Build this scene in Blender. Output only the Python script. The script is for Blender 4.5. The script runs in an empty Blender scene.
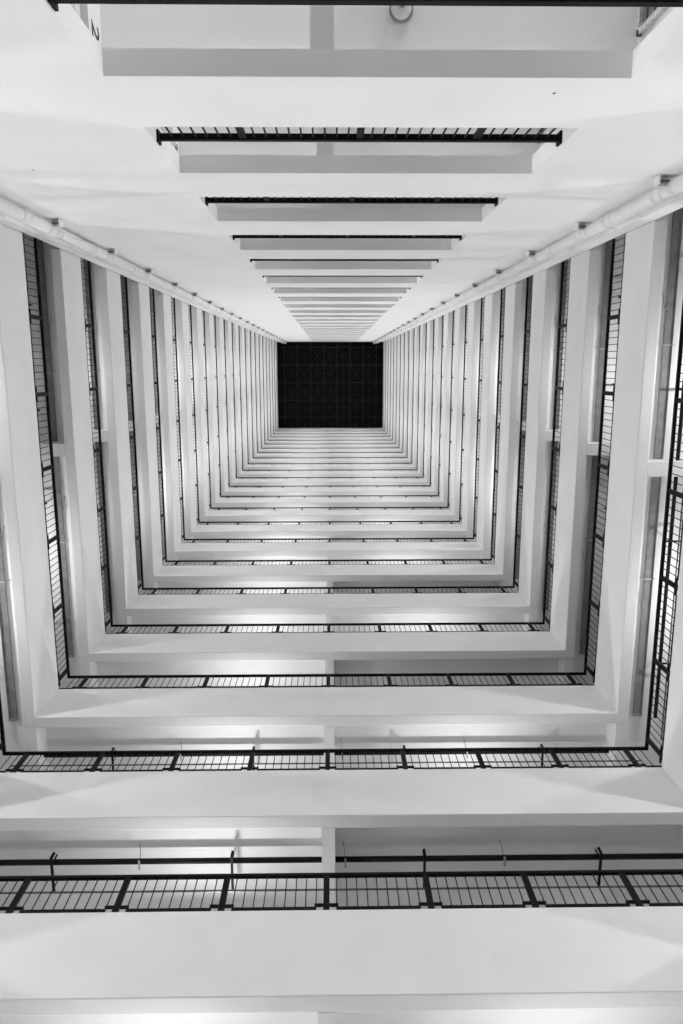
import bpy, bmesh, math, random
from mathutils import Vector, Matrix
random.seed(7)
S = 2.8                       # one storey in metres; lengths below are written in storeys
scn = bpy.context.scene
COL = scn.collection

# ------------------------------------------------------------------ plan of the shaft (in storeys, camera at the origin)
A, B = 1.757, 1.700           # left / right parapet faces
C, D = 0.746, 2.039           # front (lift lobby) wall / back parapet faces
T = 0.067                     # parapet thickness
ZB, HP = 2.4896, 0.394        # top of the first parapet, parapet height
XL, XR = 0.595, 0.799         # lobby opening jambs
ZT, HT = 2.5667, 0.422        # lobby parapet
BEAM, SLAB = 0.143, 0.055
BEAML = 0.12                  # lobby beam depth
YN = -1.75                    # near end of the side corridors
CW = 0.62                     # corridor width
ROOF = 24.76
TOP = 22

# ------------------------------------------------------------------ materials
def mat(name, col, rough=.5, metal=0., noise=0., scale=4., bump=0., stain=0., spec=.5):
    m = bpy.data.materials.new(name); m.use_nodes = True
    nt = m.node_tree; b = nt.nodes['Principled BSDF']
    b.inputs['Roughness'].default_value = rough
    b.inputs['Metallic'].default_value = metal
    b.inputs['Specular IOR Level'].default_value = spec
    b.inputs['Base Color'].default_value = (col, col, col, 1)
    if noise or bump or stain:
        tc = nt.nodes.new('ShaderNodeTexCoord')
        nz = nt.nodes.new('ShaderNodeTexNoise'); nz.inputs['Scale'].default_value = scale
        nz.inputs['Detail'].default_value = 6
        nt.links.new(tc.outputs['Object'], nz.inputs['Vector'])
        r = nt.nodes.new('ShaderNodeMapRange')
        r.inputs['From Min'].default_value = .3; r.inputs['From Max'].default_value = .7
        r.inputs['To Min'].default_value = col * (1 - noise); r.inputs['To Max'].default_value = col * (1 + noise * .6)
        nt.links.new(nz.outputs['Fac'], r.inputs['Value'])
        out = r.outputs['Result']
        if stain:                     # sparse small scuffs in the paint
            n2 = nt.nodes.new('ShaderNodeTexNoise'); n2.inputs['Scale'].default_value = 2.3
            n2.inputs['Detail'].default_value = 3
            nt.links.new(tc.outputs['Object'], n2.inputs['Vector'])
            r2 = nt.nodes.new('ShaderNodeMapRange')
            r2.inputs['From Min'].default_value = .72; r2.inputs['From Max'].default_value = .78
            r2.inputs['To Min'].default_value = 1; r2.inputs['To Max'].default_value = 1 - stain
            nt.links.new(n2.outputs['Fac'], r2.inputs['Value'])
            mu = nt.nodes.new('ShaderNodeMath'); mu.operation = 'MULTIPLY'
            nt.links.new(out, mu.inputs[0]); nt.links.new(r2.outputs['Result'], mu.inputs[1])
            out = mu.outputs[0]
        cc = nt.nodes.new('ShaderNodeCombineColor')
        for i in range(3): nt.links.new(out, cc.inputs[i])
        nt.links.new(cc.outputs[0], b.inputs['Base Color'])
        if bump:
            bp = nt.nodes.new('ShaderNodeBump'); bp.inputs['Strength'].default_value = bump
            bp.inputs['Distance'].default_value = .01
            nt.links.new(nz.outputs['Fac'], bp.inputs['Height'])
            nt.links.new(bp.outputs['Normal'], b.inputs['Normal'])
    return m

PAINT = mat('white_wall_paint', .80, .7, 0, .03, 1.6, .12, .06)
PAINT_LOBBY = mat('white_lobby_wall_paint', .87, .65, 0, .03, 1.2, .2, .06)
CEIL = mat('white_ceiling_paint', .84, .75, 0, .02, 1.2, .05)
BLACK = mat('black_railing_paint', .004, .6, 0, .2, 30, .03, spec=.15)
DARKPIPE = mat('dark_pipe_paint', .008, .6, 0, .3, 18, spec=.2)
GREYPIPE = mat('grey_rail_paint', .11, .45, .2, .15, 12)
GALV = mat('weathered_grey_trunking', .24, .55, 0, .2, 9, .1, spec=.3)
STRAP = mat('bright_steel_strap', .5, .35, .8)
PVC = mat('white_downpipe', .86, .42, 0, .02, 5)
PVCJ = mat('white_downpipe_joint', .83, .42, 0, .03, 5)
SHADE = mat('grey_steel_bracket', .33, .5, .2, .1, 8)
ROOFM = mat('black_roof_sheet', .004, .9)
TRUSS = mat('dark_roof_steel', .022, .6, 0, .2, 3)
FLOORM = mat('grey_cement_floor', .15, .6, 0, .1, 3)
LOBBYM = mat('pale_lobby_floor', .46, .5, 0, .08, 3)
GROUND = mat('concrete_ground', .12, .8, 0, .1, 2)
GRANITE = mat('speckled_granite_trim', .62, .4, 0, .45, 60)
GLASSG = mat('grey_louvre', .16, .3, 0, .1, 6)
PLATE = mat('white_plastic_plate', .70, .35)
GAP_PLUG = mat('dark_gap_shade_and_plug', .10, .6)  # dark tone: painted shade in the clamp gaps, and the wall plugs
RIM = mat('grey_lamp_rim', .3, .4, .3)
GLOBE = mat('opal_lamp_cover', .72, .25)
INK = mat('black_sign_paint', .012, .6)

# ------------------------------------------------------------------ mesh helpers (storey units in, metres out)
class MB:
    def __init__(self): self.bm = bmesh.new()
    def box(self, x0, x1, y0, y1, z0, z1):
        v = [self.bm.verts.new((x * S, y * S, z * S)) for x in (x0, x1) for y in (y0, y1) for z in (z0, z1)]
        for f in ((0,1,3,2), (4,6,7,5), (0,4,5,1), (2,3,7,6), (0,2,6,4), (1,5,7,3)):
            self.bm.faces.new([v[i] for i in f])
        return self
    def tube(self, pts, r, n=12, cap=True):
        P = [Vector(p) * S for p in pts]; r *= S; rings = []; last = None
        for i, p in enumerate(P):
            d = (P[min(i+1, len(P)-1)] - P[max(i-1, 0)]).normalized()
            if last is None:
                ref = Vector((0, 0, 1)) if abs(d.z) < .9 else Vector((1, 0, 0))
                u = d.cross(ref).normalized()
            else:
                u = (last - d * last.dot(d)).normalized()
            last = u; w = d.cross(u)
            rings.append([self.bm.verts.new(p + (u * math.cos(2*math.pi*k/n) + w * math.sin(2*math.pi*k/n)) * r) for k in range(n)])
        for a, b in zip(rings, rings[1:]):
            for k in range(n):
                f = self.bm.faces.new((a[k], a[(k+1) % n], b[(k+1) % n], b[k])); f.smooth = n > 6
        if cap:
            self.bm.faces.new(rings[0][::-1]); self.bm.faces.new(rings[-1])
        return self
    def lathe(self, c, prof, n=32):                       # profile of (radius, z) about a vertical axis
        c = Vector(c); rings = []
        for r, z in prof:
            rings.append([self.bm.verts.new((Vector((r * math.cos(2*math.pi*k/n), r * math.sin(2*math.pi*k/n), z)) + c) * S) for k in range(n)])
        for a, b in zip(rings, rings[1:]):
            for k in range(n):
                f = self.bm.faces.new((a[k], a[(k+1) % n], b[(k+1) % n], b[k])); f.smooth = True
        self.bm.faces.new(rings[0]); self.bm.faces.new(rings[-1])
        return self
    def prism(self, poly, axis, lo, hi):                  # polygon of 3-D points pushed along an axis vector
        ax = Vector(axis)
        a = [self.bm.verts.new((Vector(p) + ax * lo) * S) for p in poly]
        b = [self.bm.verts.new((Vector(p) + ax * hi) * S) for p in poly]
        n = len(poly)
        self.bm.faces.new(a[::-1]); self.bm.faces.new(b)
        for k in range(n): self.bm.faces.new((a[k], a[(k+1) % n], b[(k+1) % n], b[k]))
        return self
    def mesh(self, name, m, bevel=0.):
        if bevel:
            bmesh.ops.bevel(self.bm, geom=list(self.bm.edges), offset=bevel * S, segments=2, affect='EDGES', profile=.5)
        bmesh.ops.recalc_face_normals(self.bm, faces=self.bm.faces)
        me = bpy.data.meshes.new(name); self.bm.to_mesh(me); self.bm.free()
        me.materials.append(m)
        return me

def link(name, data, parent=None, loc=(0, 0, 0), rz=0.):
    o = bpy.data.objects.new(name, data); COL.objects.link(o)
    o.location = Vector(loc) * S; o.rotation_euler = (0, 0, rz)
    if parent is not None: o.parent = parent
    return o
def tag(o, label, cat, group=None, kind=None):
    o['label'] = label; o['category'] = cat
    if group: o['group'] = group
    if kind: o['kind'] = kind
    return o
def copy_tree(root):
    r = root.copy(); COL.objects.link(r)
    for ch in list(root.children):
        c = ch.copy(); COL.objects.link(c); c.parent = r
        for g in list(ch.children):
            d = g.copy(); COL.objects.link(d); d.parent = c
    return r
ORD = ('lowest second third fourth fifth sixth seventh eighth ninth tenth eleventh twelfth thirteenth fourteenth fifteenth '
       'sixteenth seventeenth eighteenth nineteenth twentieth twenty-first twenty-second twenty-third twenty-fourth twenty-fifth').split()
def nth(i): return 'first' if i == 0 else ORD[i]
def struct(name, mb, m, label, cat, bevel=0.):
    return tag(link(name, mb.mesh(name, m, bevel)), label, cat, kind='structure')

# ------------------------------------------------------------------ the setting
GZ = -0.14
struct('floor', MB().box(-3.2, 3.2, -2.2, 3.4, GZ - .1, GZ), GROUND, 'bare concrete ground at the foot of the shaft', 'floor')

BX0, BX1 = -A - T - CW, B + T + CW            # outer faces of the corridors
BY0, BY1 = -C - T - .75, D + T + CW
for k in range(0, TOP + 2):
    zb = ZB + k - 1; z0 = zb - HP
    if k == TOP + 1: zb = ROOF
    zs = z0 + BEAM
    hi = 'parapet band'
    if k >= 2:
        struct('wall_left', MB().box(-A - T, -A, -C, D, z0, zb), PAINT,
               'white left parapet band, %s one in from the left edge of the photo' % nth(k - 2), 'parapet', .004)
        struct('wall_right', MB().box(B, B + T, -C, D, z0, zb), PAINT,
               'white right parapet band, %s one in from the right edge of the photo' % nth(k - 2), 'parapet', .004)
    else:
        struct('wall_left', MB().box(-A - T, -A, -C, D, z0, zb), PAINT, 'white left parapet band beyond the left edge, storey %d' % (k + 1), 'parapet', .004)
        struct('wall_right', MB().box(B, B + T, -C, D, z0, zb), PAINT, 'white right parapet band beyond the right edge, storey %d' % (k + 1), 'parapet', .004)
    struct('wall_back', MB().box(-A - T, B + T, D, D + T, z0, zb), PAINT,
           'white wide parapet band, %s one up from the bottom edge of the photo' % nth(max(k - 1, 0)) if k else 'white wide parapet band below the bottom edge of the photo', 'parapet', .004)
    # corridor slabs: the underside is the ceiling one sees
    st = zs + SLAB
    struct('ceiling_left', MB().box(BX0, -A - T, YN, D + T, zs, st), CEIL, 'white corridor ceiling behind left parapet number %d upward' % (k + 1), 'ceiling')
    struct('ceiling_right', MB().box(B + T, BX1, YN, D + T, zs, st), CEIL, 'white corridor ceiling behind right parapet number %d upward' % (k + 1), 'ceiling')
    struct('ceiling_back', MB().box(BX0, BX1, D + T, BY1, zs, st), CEIL, 'white corridor ceiling behind wide lower parapet number %d upward' % (k + 1), 'ceiling')
    for nm, bx in (('floor_left', (BX0, -A - T, YN, D + T)), ('floor_right', (B + T, BX1, YN, D + T)), ('floor_back', (BX0, BX1, D + T, BY1))):
        struct(nm, MB().box(*bx, st, st + .008), FLOORM, 'grey cement floor of the %s corridor, storey number %d upward' % (nm[6:], k + 1), 'floor')
    # cross beams, flush with the band's underside
    for nm, bx, lb in (('beam_left', (BX0, -A - T, .525, .612, z0, zs), 'white cross beam spanning the left corridor, number %d upward'),
                       ('beam_right', (B + T, BX1, .532, .614, z0, zs), 'white cross beam spanning the right corridor, number %d upward'),
                       ('beam_middle', (-.052, .011, D + T, BY1, z0, zs), 'white middle cross beam of the wide lower corridor, number %d upward'),
                       ('beam_corner', (-A - T, -A, D + T, BY1, z0, zs), 'white corner cross beam at left end of lower corridor, number %d upward'),
                       ('beam_corner', (B, B + T, D + T, BY1, z0, zs), 'white corner cross beam at right end of lower corridor, number %d upward')):
        struct(nm, MB().box(*bx), PAINT, lb % (k + 1), 'beam')
    # lobby slab and beams behind the solid wall
    zl = ZT + k - 1 - HT
    struct('ceiling_lobby', MB().box(-XL - .5, XR + .5, BY0, -C - T, zl + BEAML, zl + BEAML + SLAB), CEIL,
           'white lobby ceiling seen through solid wall opening, number %d downward' % (k + 1), 'ceiling')
    struct('floor_lobby', MB().box(-XL - .045, XR + .056, BY0, -C - T, zl + BEAML + SLAB, zl + BEAML + SLAB + .008), LOBBYM, 'grey lobby floor, storey number %d upward' % (k + 1), 'floor')
    struct('beam_lobby', MB().box(-.052, .011, BY0, -C - T, zl, zl + BEAML), PAINT,
           'white cross beam of lobby ceiling, number %d downward' % (k + 1), 'beam')
# the solid wall with its column of openings
w = MB()
w.box(-A, -XL, -C - T, -C, GZ, ROOF); w.box(XR, B, -C - T, -C, GZ, ROOF)
for k in range(-1, TOP + 2):
    zt = ZT + k - 1; z0 = zt - HT
    w.box(-XL, XR, -C - T, -C, max(z0, GZ), ROOF if k == TOP + 1 else zt)
struct('wall_front', w, PAINT_LOBBY, 'solid white wall with a column of wide openings, top of the photo', 'wall')
# outer walls of corridors and lobby
struct('wall_left_outer', MB().box(BX0 - .05, BX0, YN, BY1, GZ, ROOF), PAINT, 'white outer wall of the left corridors', 'wall')
struct('wall_right_outer', MB().box(BX1, BX1 + .05, YN, BY1, GZ, ROOF), PAINT, 'white outer wall of the right corridors', 'wall')
struct('wall_back_outer', MB().box(BX0 - .05, BX1 + .05, BY1, BY1 + .05, GZ, ROOF), PAINT, 'white outer wall of the wide lower corridors', 'wall')
struct('wall_lobby_back', MB().box(-XL - .5, XR + .5, BY0 - .05, BY0, GZ, ROOF), PAINT, 'white rear wall of the lift lobbies', 'wall')
struct('wall_lobby_left', MB().box(-XL - .11, -XL - .045, BY0, -C - T, GZ, ROOF), PAINT, 'white left side wall of the lift lobbies', 'wall')
struct('wall_lobby_right', MB().box(XR + .056, XR + .13, BY0, -C - T, GZ, ROOF), PAINT, 'white right side wall of the lift lobbies', 'wall')
struct('wall_left_inner', MB().box(-A - .03, -A, YN, -C - T, GZ, ROOF), PAINT, 'white inner wall of the left corridors beyond the solid wall', 'wall')
struct('wall_right_inner', MB().box(B, B + .03, YN, -C - T, GZ, ROOF), PAINT, 'white inner wall of the right corridors beyond the solid wall', 'wall')
struct('wall_left_end', MB().box(BX0, -A - .03, YN - .05, YN, GZ, ROOF), PAINT, 'white end wall of the left corridors', 'wall')
struct('wall_right_end', MB().box(B + .03, BX1, YN - .05, YN, GZ, ROOF), PAINT, 'white end wall of the right corridors', 'wall')
# roof over the shaft
struct('roof', MB().box(BX0, BX1, BY0, BY1, 25.35, 25.45), ROOFM, 'black roof sheeting closing the top of the shaft', 'roof')

# open space frame under the roof: chords, and braces crossing every cell
tr = tag(link('roof_frame', None, loc=(0, 0, ROOF + .02)), 'dark steel roof frame with crossed braces closing the far end of the shaft', 'roof frame')
gx = [-1.532 + .43 * i for i in range(8)]; gy = [-.572 + .566 * i for i in range(5)]
for x in gx: link('lengthwise_chord', MB().tube([(x, -C, 0), (x, D, 0)], .012, 6).mesh('chord', TRUSS), tr)
for y in gy: link('crosswise_chord', MB().tube([(-A, y, 0), (B, y, 0)], .012, 6).mesh('chord', TRUSS), tr)
br = MB()
x, y = .43 / 2, .566 / 2
for sx, sy in ((1, 1), (1, -1), (-1, 1), (-1, -1)):
    br.tube([(sx * x, sy * y, 0), (0, 0, .38)], .007, 5)
br.tube([(-x, 0, .38), (x, 0, .38)], .006, 5).tube([(0, -y, .38), (0, y, .38)], .006, 5)
brm = br.mesh('brace', TRUSS)
for i in range(-1, 8):
    for j in range(-1, 5):
        cx, cy = -1.532 + .43 * (i + .5), -.572 + .566 * (j + .5)
        if -A < cx - .1 and cx + .1 < B and -C - .1 < cy and cy < D: link('brace', brm, tr, (cx, cy, 0))

# ------------------------------------------------------------------ railings
RH = .213
def make_railing(name, length, posts, ends=False, rt=.016, rd=.008, br=.0023, inner=True):
    """local x runs along the parapet, z=0 is the top of the parapet"""
    root = link(name, None)
    link('top_rail', MB().box(0, length, -rd, rd, RH - rt, RH).mesh('top_rail', BLACK, .002), root)
    pm = MB().box(-.012, .012, -.006, .006, 0, RH - .016).mesh('post', BLACK)
    lm = MB().box(-.046, .046, -.005, .005, .030, .039).mesh('bracket', BLACK)
    for p in posts:
        po = link('post', pm, root, (p, 0, 0)); link('bracket', lm, po, (0, 0, 0))
    spans = [(a, b) for a, b in zip([None] + list(posts), list(posts) + [None])]
    for a, b in spans:
        lo = 0. if a is None else a + .040; hi = length if b is None else b - .040
        if hi - lo < .05: continue
        pn = link('infill_panel', None, root)
        pitch = .4035 / 10
        n0 = a if a is not None else b
        m = MB(); x = n0 + (pitch if a is not None else -pitch)
        top = length if b is None else b; bot = 0. if a is None else a
        while bot + .015 < x < top - .015:
            m.tube([(x, 0, .004), (x, 0, RH - .014)], br, 6); x += pitch if a is not None else -pitch
        m.box(lo, hi, -.006, .006, .007, .020)
        bpy.data.objects.remove(pn)
        link('infill_panel', m.mesh('infill_panel', BLACK), root)
    if inner:            # slim grey rail on the corridor side
        link('inner_rail', MB().tube([(.02, inner, .238), (length - .02, inner, .238)], .0042, 8).mesh('inner_rail', GREYPIPE), root)
    if ends:
        for x in (.004, length - .004):
            link('end_plate', MB().box(x - .004, x + .004, -.020, .020, RH - .034, RH + .012).mesh('end_plate', BLACK), root)
    return root

INS = .009
rail_back = make_railing('railing', A + B + 2 * INS + .016, [A + INS + .008 - .026 + .4035 * n for n in range(-4, 5)], inner=.092)
rail_side = make_railing('railing', C + D, [C - .283 + .4545 * n for n in range(0, 6)], inner=.092)
rail_mirror = make_railing('railing', C + D, [C - .283 + .4545 * n for n in range(0, 6)], inner=-.092)
rail_lob = make_railing('railing', XL + XR, [XL + .102 + .403 * n for n in (-1, 0, 1)], True, .024, .011, .0034, 0)
first = {}
def put(proto, key, loc, rz, label, group):
    r = proto if key not in first else copy_tree(proto)
    first[key] = 1
    r.location = Vector(loc) * S; r.rotation_euler = (0, 0, rz)
    tag(r, label, 'railing', group)
    return r
for k in range(1, TOP + 1):
    zb = ZB + k - 1
    put(rail_back, 'b', (-A - INS - .008, D + INS, zb), 0, 'black bar railing on the wide lower parapet, %s from the bottom edge' % nth(k - 1), 'railings of the wide lower side')
rail_r = None
for k in range(2, TOP + 1):
    zb = ZB + k - 1
    put(rail_side, 's', (-A - INS, -C, zb), math.pi / 2, 'black bar railing on the left parapet, %s in from the left edge' % nth(k - 2), 'railings of the left side')
    put(rail_mirror, 'm', (B + INS, -C, zb), math.pi / 2, 'black bar railing on the right parapet, %s in from the right edge' % nth(k - 2), 'railings of the right side')
for k in range(0, TOP + 1):
    put(rail_lob, 'l', (-XL, -C - .026, ZT + k - 1 + .004), 0, 'black bar railing in the solid wall opening, %s down from the top edge' % nth(k), 'railings in the solid wall openings')

# ------------------------------------------------------------------ pipes under the corridor ceilings
def back_pipe(x0, x1, hooks, clips):
    r = link('ceiling_pipe', None)
    z, y = 3.183, 2.333
    link('pipe', MB().tube([(x0, y, z), (x1, y, z)], .0135, 12).mesh('pipe', DARKPIPE), r)
    for x in hooks:
        m = MB().box(x - .006, x + .006, y - .035, y + .150, z - .022, z - .014).box(x - .006, x + .006, y - .038, y - .030, z - .022, z + .022)
        m.tube([(x, y, z), (x, y, zc_of(1))], .004, 6)
        link('hanger', m.mesh('hanger', DARKPIPE), r)
    for x in clips:
        m = MB().box(x - .004, x + .004, y - .017, y + .030, z - .022, z - .014)
        m.tube([(x, y, z), (x - .004, y - .03, z + .03), (x - .008, y - .05, z + .05), (x - .012, y - .06, zc_of(1))], .002, 6)
        link('clip', m.mesh('clip', SHADE), r)
    return r
def zc_of(k): return ZB + k - HP + BEAM            # ceiling height of storey k
pl = back_pipe(-A - T + .0, -.052, (-1.34, -.483), (-.925,))
pr = back_pipe(.011, B + T, (.440, 1.288), (.06, .825))
for k in range(1, 3):
    for p, s in ((pl, 'left'), (pr, 'right')):
        q = p if k == 1 else copy_tree(p)
        q.location = (0, 0, (k - 1) * S)
        tag(q, 'black ceiling pipe with hangers, %s half of wide lower corridor, behind the %s railing up' % (s, nth(k - 1)), 'pipe', 'ceiling pipes of the wide lower corridors')

def trunking(xs, sgn, y0, y1, ya, yb):
    """one bay of the flat grey trunking along a side corridor's ceiling; sgn points away from the shaft"""
    r = link('ceiling_trunking', None)
    z = zc_of(2); w = .026; ye = min(y1, 2.285)
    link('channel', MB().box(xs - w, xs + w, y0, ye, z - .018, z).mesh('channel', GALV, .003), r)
    if y1 > 2: link('end_cap', MB().box(xs - w - .002, xs + w + .002, ye, ye + .018, z - .021, z).mesh('end_cap', SHADE, .003), r)
    for y in ya:
        m = MB().box(xs - w - .004, xs + w + .004, y - .004, y + .004, z - .022, z - .018)
        m.tube([(xs - sgn * .052, y - .014, z - .006), (xs - sgn * .029, y, z - .022)], .003, 6)
        m.tube([(xs + sgn * .028, y, z - .022), (xs + sgn * .034, y, z - .012), (xs + sgn * .034, y, z)], .003, 6)
        link('strap', m.mesh('strap', STRAP), r)
    for y in yb:
        m = MB().tube([(xs - sgn * .026, y, z - .020), (xs - sgn * .034, y, z - .016)], .007, 8)
        m.tube([(xs - sgn * .034, y, z - .016), (xs - sgn * .040, y - .03, z - .012), (xs - sgn * .044, y - .06, z - .008), (xs - sgn * .048, y - .09, z)], .0016, 6)
        link('clip', m.mesh('clip', SHADE), r)
    return r
def side_pole(xd, sgn, y0, y1, ya):
    r = link('ceiling_pipe', None)
    z = zc_of(2) - .070
    link('pipe', MB().tube([(xd, y0, z), (xd, y1, z)], .0105, 12).mesh('pipe', DARKPIPE), r)
    for y in ya:
        m = MB().box(min(xd - sgn * .03, xd + sgn * .11), max(xd - sgn * .03, xd + sgn * .11), y - .005, y + .005, z - .020, z - .012)
        m.tube([(xd, y, z), (xd, y, z + .070)], .004, 6)
        link('hanger', m.mesh('hanger', DARKPIPE), r)
    return r
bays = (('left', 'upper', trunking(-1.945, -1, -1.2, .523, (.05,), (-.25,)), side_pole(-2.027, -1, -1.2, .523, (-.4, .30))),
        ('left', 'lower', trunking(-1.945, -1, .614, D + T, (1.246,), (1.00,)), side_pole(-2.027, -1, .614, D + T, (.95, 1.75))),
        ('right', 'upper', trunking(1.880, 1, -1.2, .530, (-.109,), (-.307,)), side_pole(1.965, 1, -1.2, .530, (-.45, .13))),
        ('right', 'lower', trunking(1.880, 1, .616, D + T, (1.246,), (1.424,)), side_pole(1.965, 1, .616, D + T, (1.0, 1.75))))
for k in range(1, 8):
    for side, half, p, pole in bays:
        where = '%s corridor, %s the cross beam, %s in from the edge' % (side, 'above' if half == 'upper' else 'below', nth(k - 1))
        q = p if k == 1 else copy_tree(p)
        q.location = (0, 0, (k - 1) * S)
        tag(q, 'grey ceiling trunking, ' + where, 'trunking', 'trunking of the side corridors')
        if k > 3: continue
        q = pole if k == 1 else copy_tree(pole)
        q.location = (0, 0, (k - 1) * S)
        tag(q, 'thin black ceiling pipe, ' + where, 'pipe', 'black pipes of the side corridors')

# ------------------------------------------------------------------ downpipes on the solid wall
def downpipe(x, r, y, label, side, phase):
    root = tag(link('downpipe', None, loc=(x, y, 0)), label, 'pipe', 'downpipes on the solid wall')
    link('pipe', MB().tube([(0, 0, GZ), (0, 0, ROOF - .02)], r, 20).mesh('pipe', PVC), root)
    jm = MB().tube([(0, 0, -.045), (0, 0, .045)], r * 1.08, 20).mesh('coupling', PVCJ)
    bm_ = MB()
    s = side
    if r > .025:                        # clamp: a U of plate with a dark gap, on the side of the openings
        e0, e1 = (r * .8) * s, (r + .050) * s
        lo, hi = min(e0, e1), max(e0, e1)
        bm_.box(lo, hi, -.038, -.004, .018, .026)
        bm_.box(min(e1, e1 - .008 * s), max(e1, e1 - .008 * s), -.038, -.004, -.022, .018)
    bm_.tube([(0, 0, -.010), (0, 0, .010)], r * 1.12, 20)
    bmesh_ = bm_.mesh('bracket', PVCJ)
    gap_shade = MB().box(min(r * s, (r + .040) * s), max(r * s, (r + .040) * s), -.022, -.016, -.012, .017).mesh('gap_shade', GAP_PLUG) if r > .025 else None  # added dark box that paints the shade inside the clamp's gap
    for k in range(1, 25):
        z = phase + k
        if z > ROOF - .1: break
        link('coupling', jm, root, (0, 0, z - .30)); link('coupling', jm, root, (0, 0, z + .13))
        bk = link('bracket', bmesh_, root, (0, 0, z))
        if gap_shade: link('gap_shade', gap_shade, bk)
    return root
downpipe(-1.476, .030, -C + .040, 'thick white downpipe on the solid wall, left corner, beside the wall openings', 1, .09)
downpipe(-1.566, .024, -C + .031, 'thin white downpipe on the solid wall, left corner, nearest the left parapets', 1, .02)
downpipe(1.390, .030, -C + .040, 'thick white downpipe on the solid wall, right corner, beside the wall openings', -1, .17)
downpipe(1.487, .024, -C + .031, 'thin white downpipe on the solid wall, right corner, nearest the right parapets', -1, .06)

# ------------------------------------------------------------------ lift lobby fittings
zl0 = 2.1447                                       # underside of the beam over the first opening in view
cl = tag(link('ceiling_lamp', None, loc=(.195, -.955, zl0 + BEAML)), 'round white ceiling lamp in the topmost opening of the photo', 'lamp')
link('rim', MB().lathe((0, 0, 0), [(.031, 0), (.033, -.004), (.033, -.012), (.030, -.014), (.028, -.010), (.027, -.004)]).mesh('rim', RIM), cl)
link('lamp_cover', MB().lathe((0, 0, 0), [(.0285, -.002), (.0285, -.014), (.026, -.024), (.020, -.032), (.012, -.036), (.003, -.0365)]).mesh('lamp_cover', GLOBE), cl)
link('centre_cap', MB().lathe((0, 0, 0), [(.009, -.034), (.010, -.038), (.008, -.041), (.002, -.042)], 20).mesh('centre_cap', RIM), cl)

# storey number painted on the dropped side panel of the lobby, with two switch boxes on the wall below it
def digit_text(ch, size):
    cu = bpy.data.curves.new('numeral', 'FONT'); cu.body = ch; cu.size = size * S; cu.extrude = .0015
    cu.align_x = 'CENTER'; cu.align_y = 'CENTER'
    o = bpy.data.objects.new('numeral', cu); COL.objects.link(o)
    dg = bpy.context.evaluated_depsgraph_get()
    me = bpy.data.meshes.new_from_object(o.evaluated_get(dg)); bpy.data.objects.remove(o); bpy.data.curves.remove(cu)
    me.materials.clear(); me.materials.append(INK)
    return me
def side_panel(zl, ch, label):
    r = tag(link('storey_number_sign', MB().box(-XL - .045, -XL, -.935, -C - T, zl - .105, zl).mesh('storey_number_sign', PAINT)), label, 'sign')
    o = link('numeral', digit_text(ch, .084), r, (-XL + .0005, -.830, zl - .056))
    o.rotation_euler = (math.pi / 2, 0, math.pi / 2)
    return r
side_panel(zl0, '2', 'white side panel painted with a black number 2, topmost opening')
side_panel(zl0 + 1, '3', 'white side panel with a small dark number, second opening from top')
boxes = [(1.990, -.850), (1.925, -.848)]
for i, (z, y) in enumerate(boxes):
    r = tag(link('switch_box', MB().box(-XL - .045, -XL - .014, y - .032, y + .032, z - .029, z + .029).mesh('switch_box', PLATE, .004)),
            'square white switch box on lobby side wall, %s of two beneath the number 2' % ('upper' if i == 0 else 'lower'), 'switch box', 'switch boxes in the lobby')
    link('cover', MB().box(-XL - .016, -XL - .010, y - .022, y + .022, z - .022, z + .022).mesh('cover', PLATE, .003), r)
# speckled trim and grey louvred panel on the opposite side
for i in range(2):
    zz = zl0 + i
    wn = tag(link('louvre_window', None, loc=(XR + .056, -.93, zz + .0)), 'grey louvred panel in the %s opening, right end beside speckled trim' % ('topmost' if i == 0 else 'second'), 'window')
    fr = MB()
    fr.box(-.014, 0, -.055, -.040, -.22, .10).box(-.014, 0, .030, .045, -.22, .10).box(-.014, 0, -.055, .045, .085, .10).box(-.014, 0, -.055, .045, -.235, -.22)
    link('window_frame', fr.mesh('window_frame', GRANITE), wn)
    lv = MB().box(-.004, 0, -.04, .03, -.22, .085)
    for j in range(6): lv.box(-.009, -.003, -.04, .03, -.20 + .05 * j, -.196 + .05 * j)
    link('louvre', lv.mesh('louvre', GLASSG), wn)
    struct('trim_%d' % (i + 1), MB().box(XR + .03, XR + .056, -.845, -.815, zz - .4, zz + BEAML), GRANITE,
           'speckled stone trim at right end of the %s opening' % ('topmost' if i == 0 else 'second'), 'trim')

for x, z, lb in ((-1.156, 3.107, 'tiny dark wall plug on solid wall, left of the second and third openings'),
                 (.626, 2.255, 'tiny dark wall plug on solid wall, beneath right part of the topmost beam')):
    pg = MB().box(x - .004, x + .004, -C, -C + .002, z - .004, z + .004)
    tag(link('wall_plug', pg.mesh('wall_plug', GAP_PLUG, .001)), lb, 'wall plug')

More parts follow.
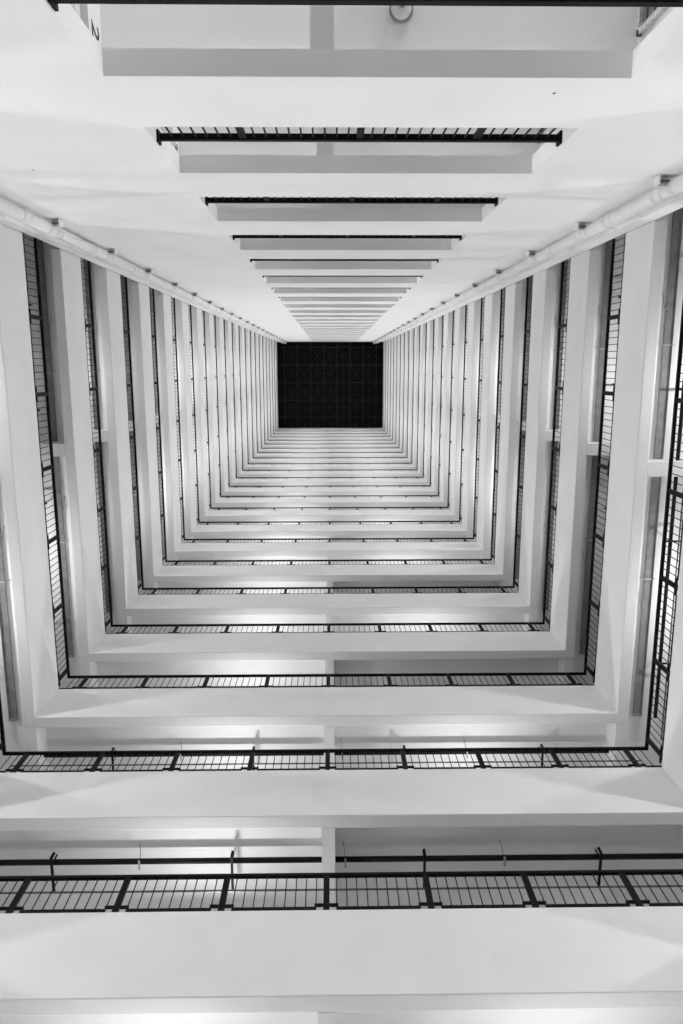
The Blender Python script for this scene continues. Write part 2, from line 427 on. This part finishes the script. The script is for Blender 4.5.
# ------------------------------------------------------------------ light: batten lamps along the corridors' outer walls
def lamp(loc, rot, watts, sx, sy):
    l = bpy.data.lights.new('corridor_light', 'AREA'); l.shape = 'RECTANGLE'; l.size = sx; l.size_y = sy; l.energy = watts
    o = bpy.data.objects.new('corridor_light', l); COL.objects.link(o)
    o.location = Vector(loc) * S
    o.rotation_euler = Vector(rot).to_track_quat('-Z', 'Y').to_euler()
    return o
W = 44.
BACK_R = {1: 0, 3: 0, 5: 0, 7: .5, 9: .5}                     # lamps that are out, or dim, in the photo
LEFT1 = {3: .06, 4: .7, 5: .4, 6: .5}; LEFT2 = {3: .9, 4: .35, 5: .6}
RIGHT1 = {3: .8, 4: .8, 5: .5}; RIGHT2 = {3: .06, 4: .35, 5: .6}
LOB_L = {3: .6, 4: .6}; LOB_R = {3: .25, 4: .6}
for k in range(-1, TOP + 1):
    zc = ZB + k - HP + BEAM
    zl = zc - .42
    lamp((-.60, BY1 - .03, zl), (0, -1, -.25), W * 1.08, .3, .1)
    if BACK_R.get(k, 1): lamp((.80, BY1 - .03, zl), (0, -1, -.25), W * .95 * BACK_R.get(k, 1), .3, .1)
    zs_ = zc - .42
    lamp((BX0 + .03, .10, zs_), (1, 0, 0), W * .95 * LEFT1.get(k, 1), .1, .1)
    lamp((BX0 + .03, 1.32, zs_), (1, 0, 0), W * .95 * LEFT2.get(k, 1), .1, .1)
    lamp((BX1 - .03, .10, zs_), (-1, 0, 0), W * .95 * RIGHT1.get(k, 1), .1, .1)
    lamp((BX1 - .03, 1.32, zs_), (-1, 0, 0), W * .95 * RIGHT2.get(k, 1), .1, .1)
    zb = ZT + k - HT + BEAML - .11
    lamp((-.33, BY0 + .03, zb), (0, 1, .8), W * .44 * LOB_L.get(k + 1, 1), .5, .12)
    lamp((.42, BY0 + .03, zb), (0, 1, .8), W * .44 * LOB_R.get(k + 1, 1), .5, .12)

wd = bpy.data.worlds.new('night'); scn.world = wd; wd.use_nodes = True
wd.node_tree.nodes['Background'].inputs[0].default_value = (.01, .01, .01, 1)
wd.node_tree.nodes['Background'].inputs[1].default_value = 1.

# ------------------------------------------------------------------ camera
def rotm(rx, ry, rz):
    cx, sx, cy, sy, cz, sz = math.cos(rx), math.sin(rx), math.cos(ry), math.sin(ry), math.cos(rz), math.sin(rz)
    return Matrix(((cz, -sz, 0), (sz, cz, 0), (0, 0, 1))) @ Matrix(((1, 0, 0), (0, cx, -sx), (0, sx, cx))) @ Matrix(((cy, 0, sy), (0, 1, 0), (-sy, 0, cy)))
cam = bpy.data.cameras.new('camera'); co = bpy.data.objects.new('camera', cam); COL.objects.link(co)
cam.sensor_fit = 'HORIZONTAL'; cam.sensor_width = 36; cam.lens = 742.83 * 36 / 683
cam.clip_start = .05; cam.clip_end = 200
co.matrix_world = (rotm(.195, -.0135, -.001).transposed() @ Matrix.Diagonal((1, -1, -1))).to_4x4()
scn.camera = co
scn.view_settings.view_transform = 'Standard'; scn.view_settings.look = 'None'
scn.view_settings.gamma = 1; scn.view_settings.use_curve_mapping = False
scn.view_settings.exposure = .15
scn.cycles.max_bounces = 10; scn.cycles.diffuse_bounces = 8
scn.cycles.use_denoising = True
